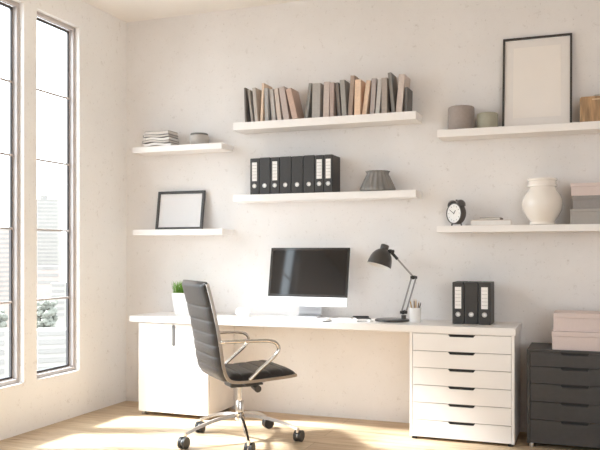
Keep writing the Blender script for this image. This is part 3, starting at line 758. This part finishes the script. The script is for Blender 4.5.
# padding follows the frame: arc lengths
def resample(pts, n):
    L = [0]
    for a, b in zip(pts, pts[1:]): L.append(L[-1]+(b-a).length)
    out = []; k = 0
    for i in range(n+1):
        s = L[-1]*i/n
        while k < len(L)-2 and L[k+1] < s: k += 1
        u = (s-L[k])/(L[k+1]-L[k]); out.append(pts[k].lerp(pts[k+1], u))
    return out, L[-1]
def pad(name, pts, seams, up_off, dn_off, wid, ends, across_seams=None):
    """upholstered panel: pts in the xz plane, ribs between seams (0..1 along the length)"""
    n = 110; P, L = resample(pts, n); m = 18; bm = bmesh.new(); top = []; bot = []
    for i, p in enumerate(P):
        u = i/n; a = P[max(i-1, 0)]; b = P[min(i+1, n)]; tn = (b-a).normalized(); nr = Vector((-tn.z, 0, tn.x))
        if nr.z < 0 and abs(nr.z) > abs(nr.x) : nr = -nr
        e = min(u, 1-u)*L; endf = min(1, math.sqrt(max(0, 1-(1-min(1, e/ends))**2)))
        ds = min(abs(u-s) for s in seams)*L; gr = 1-.13*math.exp(-(ds/.005)**2)-.05*math.exp(-(ds/.022)**2)
        rt, rb = [], []
        for j in range(m+1):
            v = -1+2*j/m; ed = math.sqrt(max(0, 1-abs(v)**6)); y = v*wid
            rt.append(bm.verts.new(p+Vector((0, y, 0))+nr*(up_off*gr*endf*(.35+.65*ed))))
            rb.append(bm.verts.new(p+Vector((0, y, 0))-nr*(dn_off*gr*endf*(.35+.65*ed))))
        top.append(rt); bot.append(rb)
    for i in range(n):
        for j in range(m):
            bm.faces.new((top[i][j], top[i][j+1], top[i+1][j+1], top[i+1][j])); bm.faces.new((bot[i][j], bot[i+1][j], bot[i+1][j+1], bot[i][j+1]))
        for j in (0, m): bm.faces.new((top[i][j], top[i+1][j], bot[i+1][j], bot[i][j]))
    for i in (0, n):
        for j in range(m): bm.faces.new((top[i][j], bot[i][j], bot[i][j+1], top[i][j+1]))
    bmesh.ops.remove_doubles(bm, verts=bm.verts, dist=.0003)
    return obj(name, bm, M['leather'], t, smooth=True)
bk = [p for p in pp if p.x < -.15 and p.z > .43] ; st = [p for p in pp if p.x > -.165 and p.z < .46]
bk = [Vector((-.301, 0, 1.028))]+bk
zt = lambda z: (1.028-z)/(1.028-.44)
pad('backrest', bk, [zt(z) for z in (.885, .80, .725, .655, .59, .525, .47)], .022, .034, HWD-.007, .03)
st[-1] = st[-1]+Vector((.004, 0, 0))
pad('seat', st, [.22, .42, .62, .82], .052, .022, HWD-.007, .07)
# arms
for s in (-1, 1):
    y = s*(HWD+.012)
    path = [(-.214, y, .668)]+[tuple(p) for p in spline([(-.19, y, .669), (-.05, y, .668), (.085, y, .664), (.135, y, .650), (.158, y, .618), (.148, y, .588), (.112, y, .553), (.03, y, .487), (-.015, y, .448), (-.035, y, .432)], 8)]
    bm = bmesh.new(); sweep(bm, path, [(a*1.0, b*1.0) for a, b in circ(.0112, 12)])
    obj('armrest', bm, M['chrome'], t, smooth=True)
# mechanism under the seat
bm = bmesh.new(); box(bm, -.085, .10, -.07, .07, .352, .402, .01); box(bm, -.055, .06, -HWD, HWD, .395, .408, .003)
obj('tilt_mechanism', bm, M['bplast'], t)
bm = bmesh.new(); bar(bm, (.05, -.06, .375), (.05, -.16, .365), .006, 10); bar(bm, (.05, -.125, .369), (.05, -.20, .358), .022, 16)
obj('tilt_knob', bm, M['bplast'], t, autosmooth=40)
bm = bmesh.new(); bar(bm, (0, 0, .235), (0, 0, .356), .0165, 24); obj('gas_column', bm, M['chrome'], t, autosmooth=40)
bm = bmesh.new(); lathe(bm, [(0, .135), (.028, .135), (.034, .145), (.034, .178), (.026, .186), (.0255, .255), (.0235, .258), (0, .258)], 32, cap=False); obj('base_hub', bm, M['chrome'], t, autosmooth=40)
for k in range(5):
    a = .264+k*2*PI/5-CHA; ca, sa = math.cos(a), math.sin(a)
    pth = [Vector((r*ca, r*sa, z)) for r, z in ((.022, .163), (.09, .161), (.18, .146), (.28, .119), (.345, .094), (.372, .083))]
    bm = bmesh.new(); pth = spline(pth, 5); N = len(pth)
    sweep(bm, pth, [(.012, -.010), (.014, 0), (.012, .010), (-.010, .016), (-.012, 0), (-.010, -.016)], up=(0, 0, 1), scale=[1-.42*i/(N-1) for i in range(N)])
    lg = obj('leg', bm, M['chrome'], t, autosmooth=40)
    # caster: stem, hood and two wheels, trailing at its own angle
    cs = a+[1.2, -.7, 2.0, .6, 2.6][k]; c0 = Vector((.372*ca, .372*sa, 0)); tr = Vector((math.cos(cs), math.sin(cs), 0)); sd = Vector((-tr.y, tr.x, 0)); wc = c0+tr*.018+Vector((0, 0, .0365))
    bm = bmesh.new(); bar(bm, c0+Vector((0, 0, .06)), c0+Vector((0, 0, .090)), .011, 16)
    bar(bm, wc-sd*.0048, wc+sd*.0048, .030, 20)
    
    cst = obj('caster', bm, M['chrome'], t, autosmooth=40)
    for q in (-1, 1):
        bm = bmesh.new(); bar(bm, wc+sd*.005*q, wc+sd*.024*q, .036, 28)
        obj('wheel', bm, M['bplast'], cst, autosmooth=40)

# ---------------------------------------------------------------- light
w = bpy.data.worlds.new('sky'); sc.world = w; w.use_nodes = True
bg = w.node_tree.nodes['Background']; bg.inputs[0].default_value = (.82, .92, 1, 1); bg.inputs[1].default_value = 4.6
L = bpy.data.lights.new('sun', 'SUN'); L.energy = 13.5; L.angle = math.radians(8); L.color = (.96, .98, 1)
so = bpy.data.objects.new('sun', L); C.objects.link(so)
so.rotation_euler = Vector((1, .35, -1.0)).to_track_quat('-Z', 'Y').to_euler()

# daylight portals in the openings (they only guide sampling of the sky)
def portal(loc, rot, sx, sy):
    l = bpy.data.lights.new('window_portal', 'AREA'); l.shape = 'RECTANGLE'; l.size = sx; l.size_y = sy; l.cycles.is_portal = True
    o = bpy.data.objects.new('window_portal', l); C.objects.link(o); o.location = loc; o.rotation_euler = rot
for a, b in WINS: portal((-.095, (a+b)/2, (SILL+HEAD)/2), (0, -PI/2, 0), HEAD-SILL, b-a)
for a, b in XW: portal((X1+.09, (a+b)/2, 1.65), (0, PI/2, 0), 2.3, b-a)
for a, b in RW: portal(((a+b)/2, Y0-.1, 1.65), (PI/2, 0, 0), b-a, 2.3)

# ---------------------------------------------------------------- camera
cam = bpy.data.cameras.new('camera'); co = bpy.data.objects.new('camera', cam); C.objects.link(co)
co.location = (3.543, -5.363, 1.2); co.rotation_euler = (PI/2, 0, .362)
cam.sensor_width = 36; cam.sensor_fit = 'HORIZONTAL'; cam.lens = 769.99/600*36
cam.shift_y = (253.32-225)/600; cam.clip_start = .05; cam.clip_end = 3000
sc.camera = co
vs_ = sc.view_settings; vs_.view_transform = 'Standard'; vs_.look = 'None'; vs_.gamma = 1; vs_.use_curve_mapping = False
vs_.exposure = .74
sc.cycles.use_denoising = True
sc.cycles.max_bounces = 14; sc.cycles.diffuse_bounces = 8; sc.cycles.transparent_max_bounces = 16; sc.cycles.caustics_reflective = False
sc.cycles.sample_clamp_indirect = 6
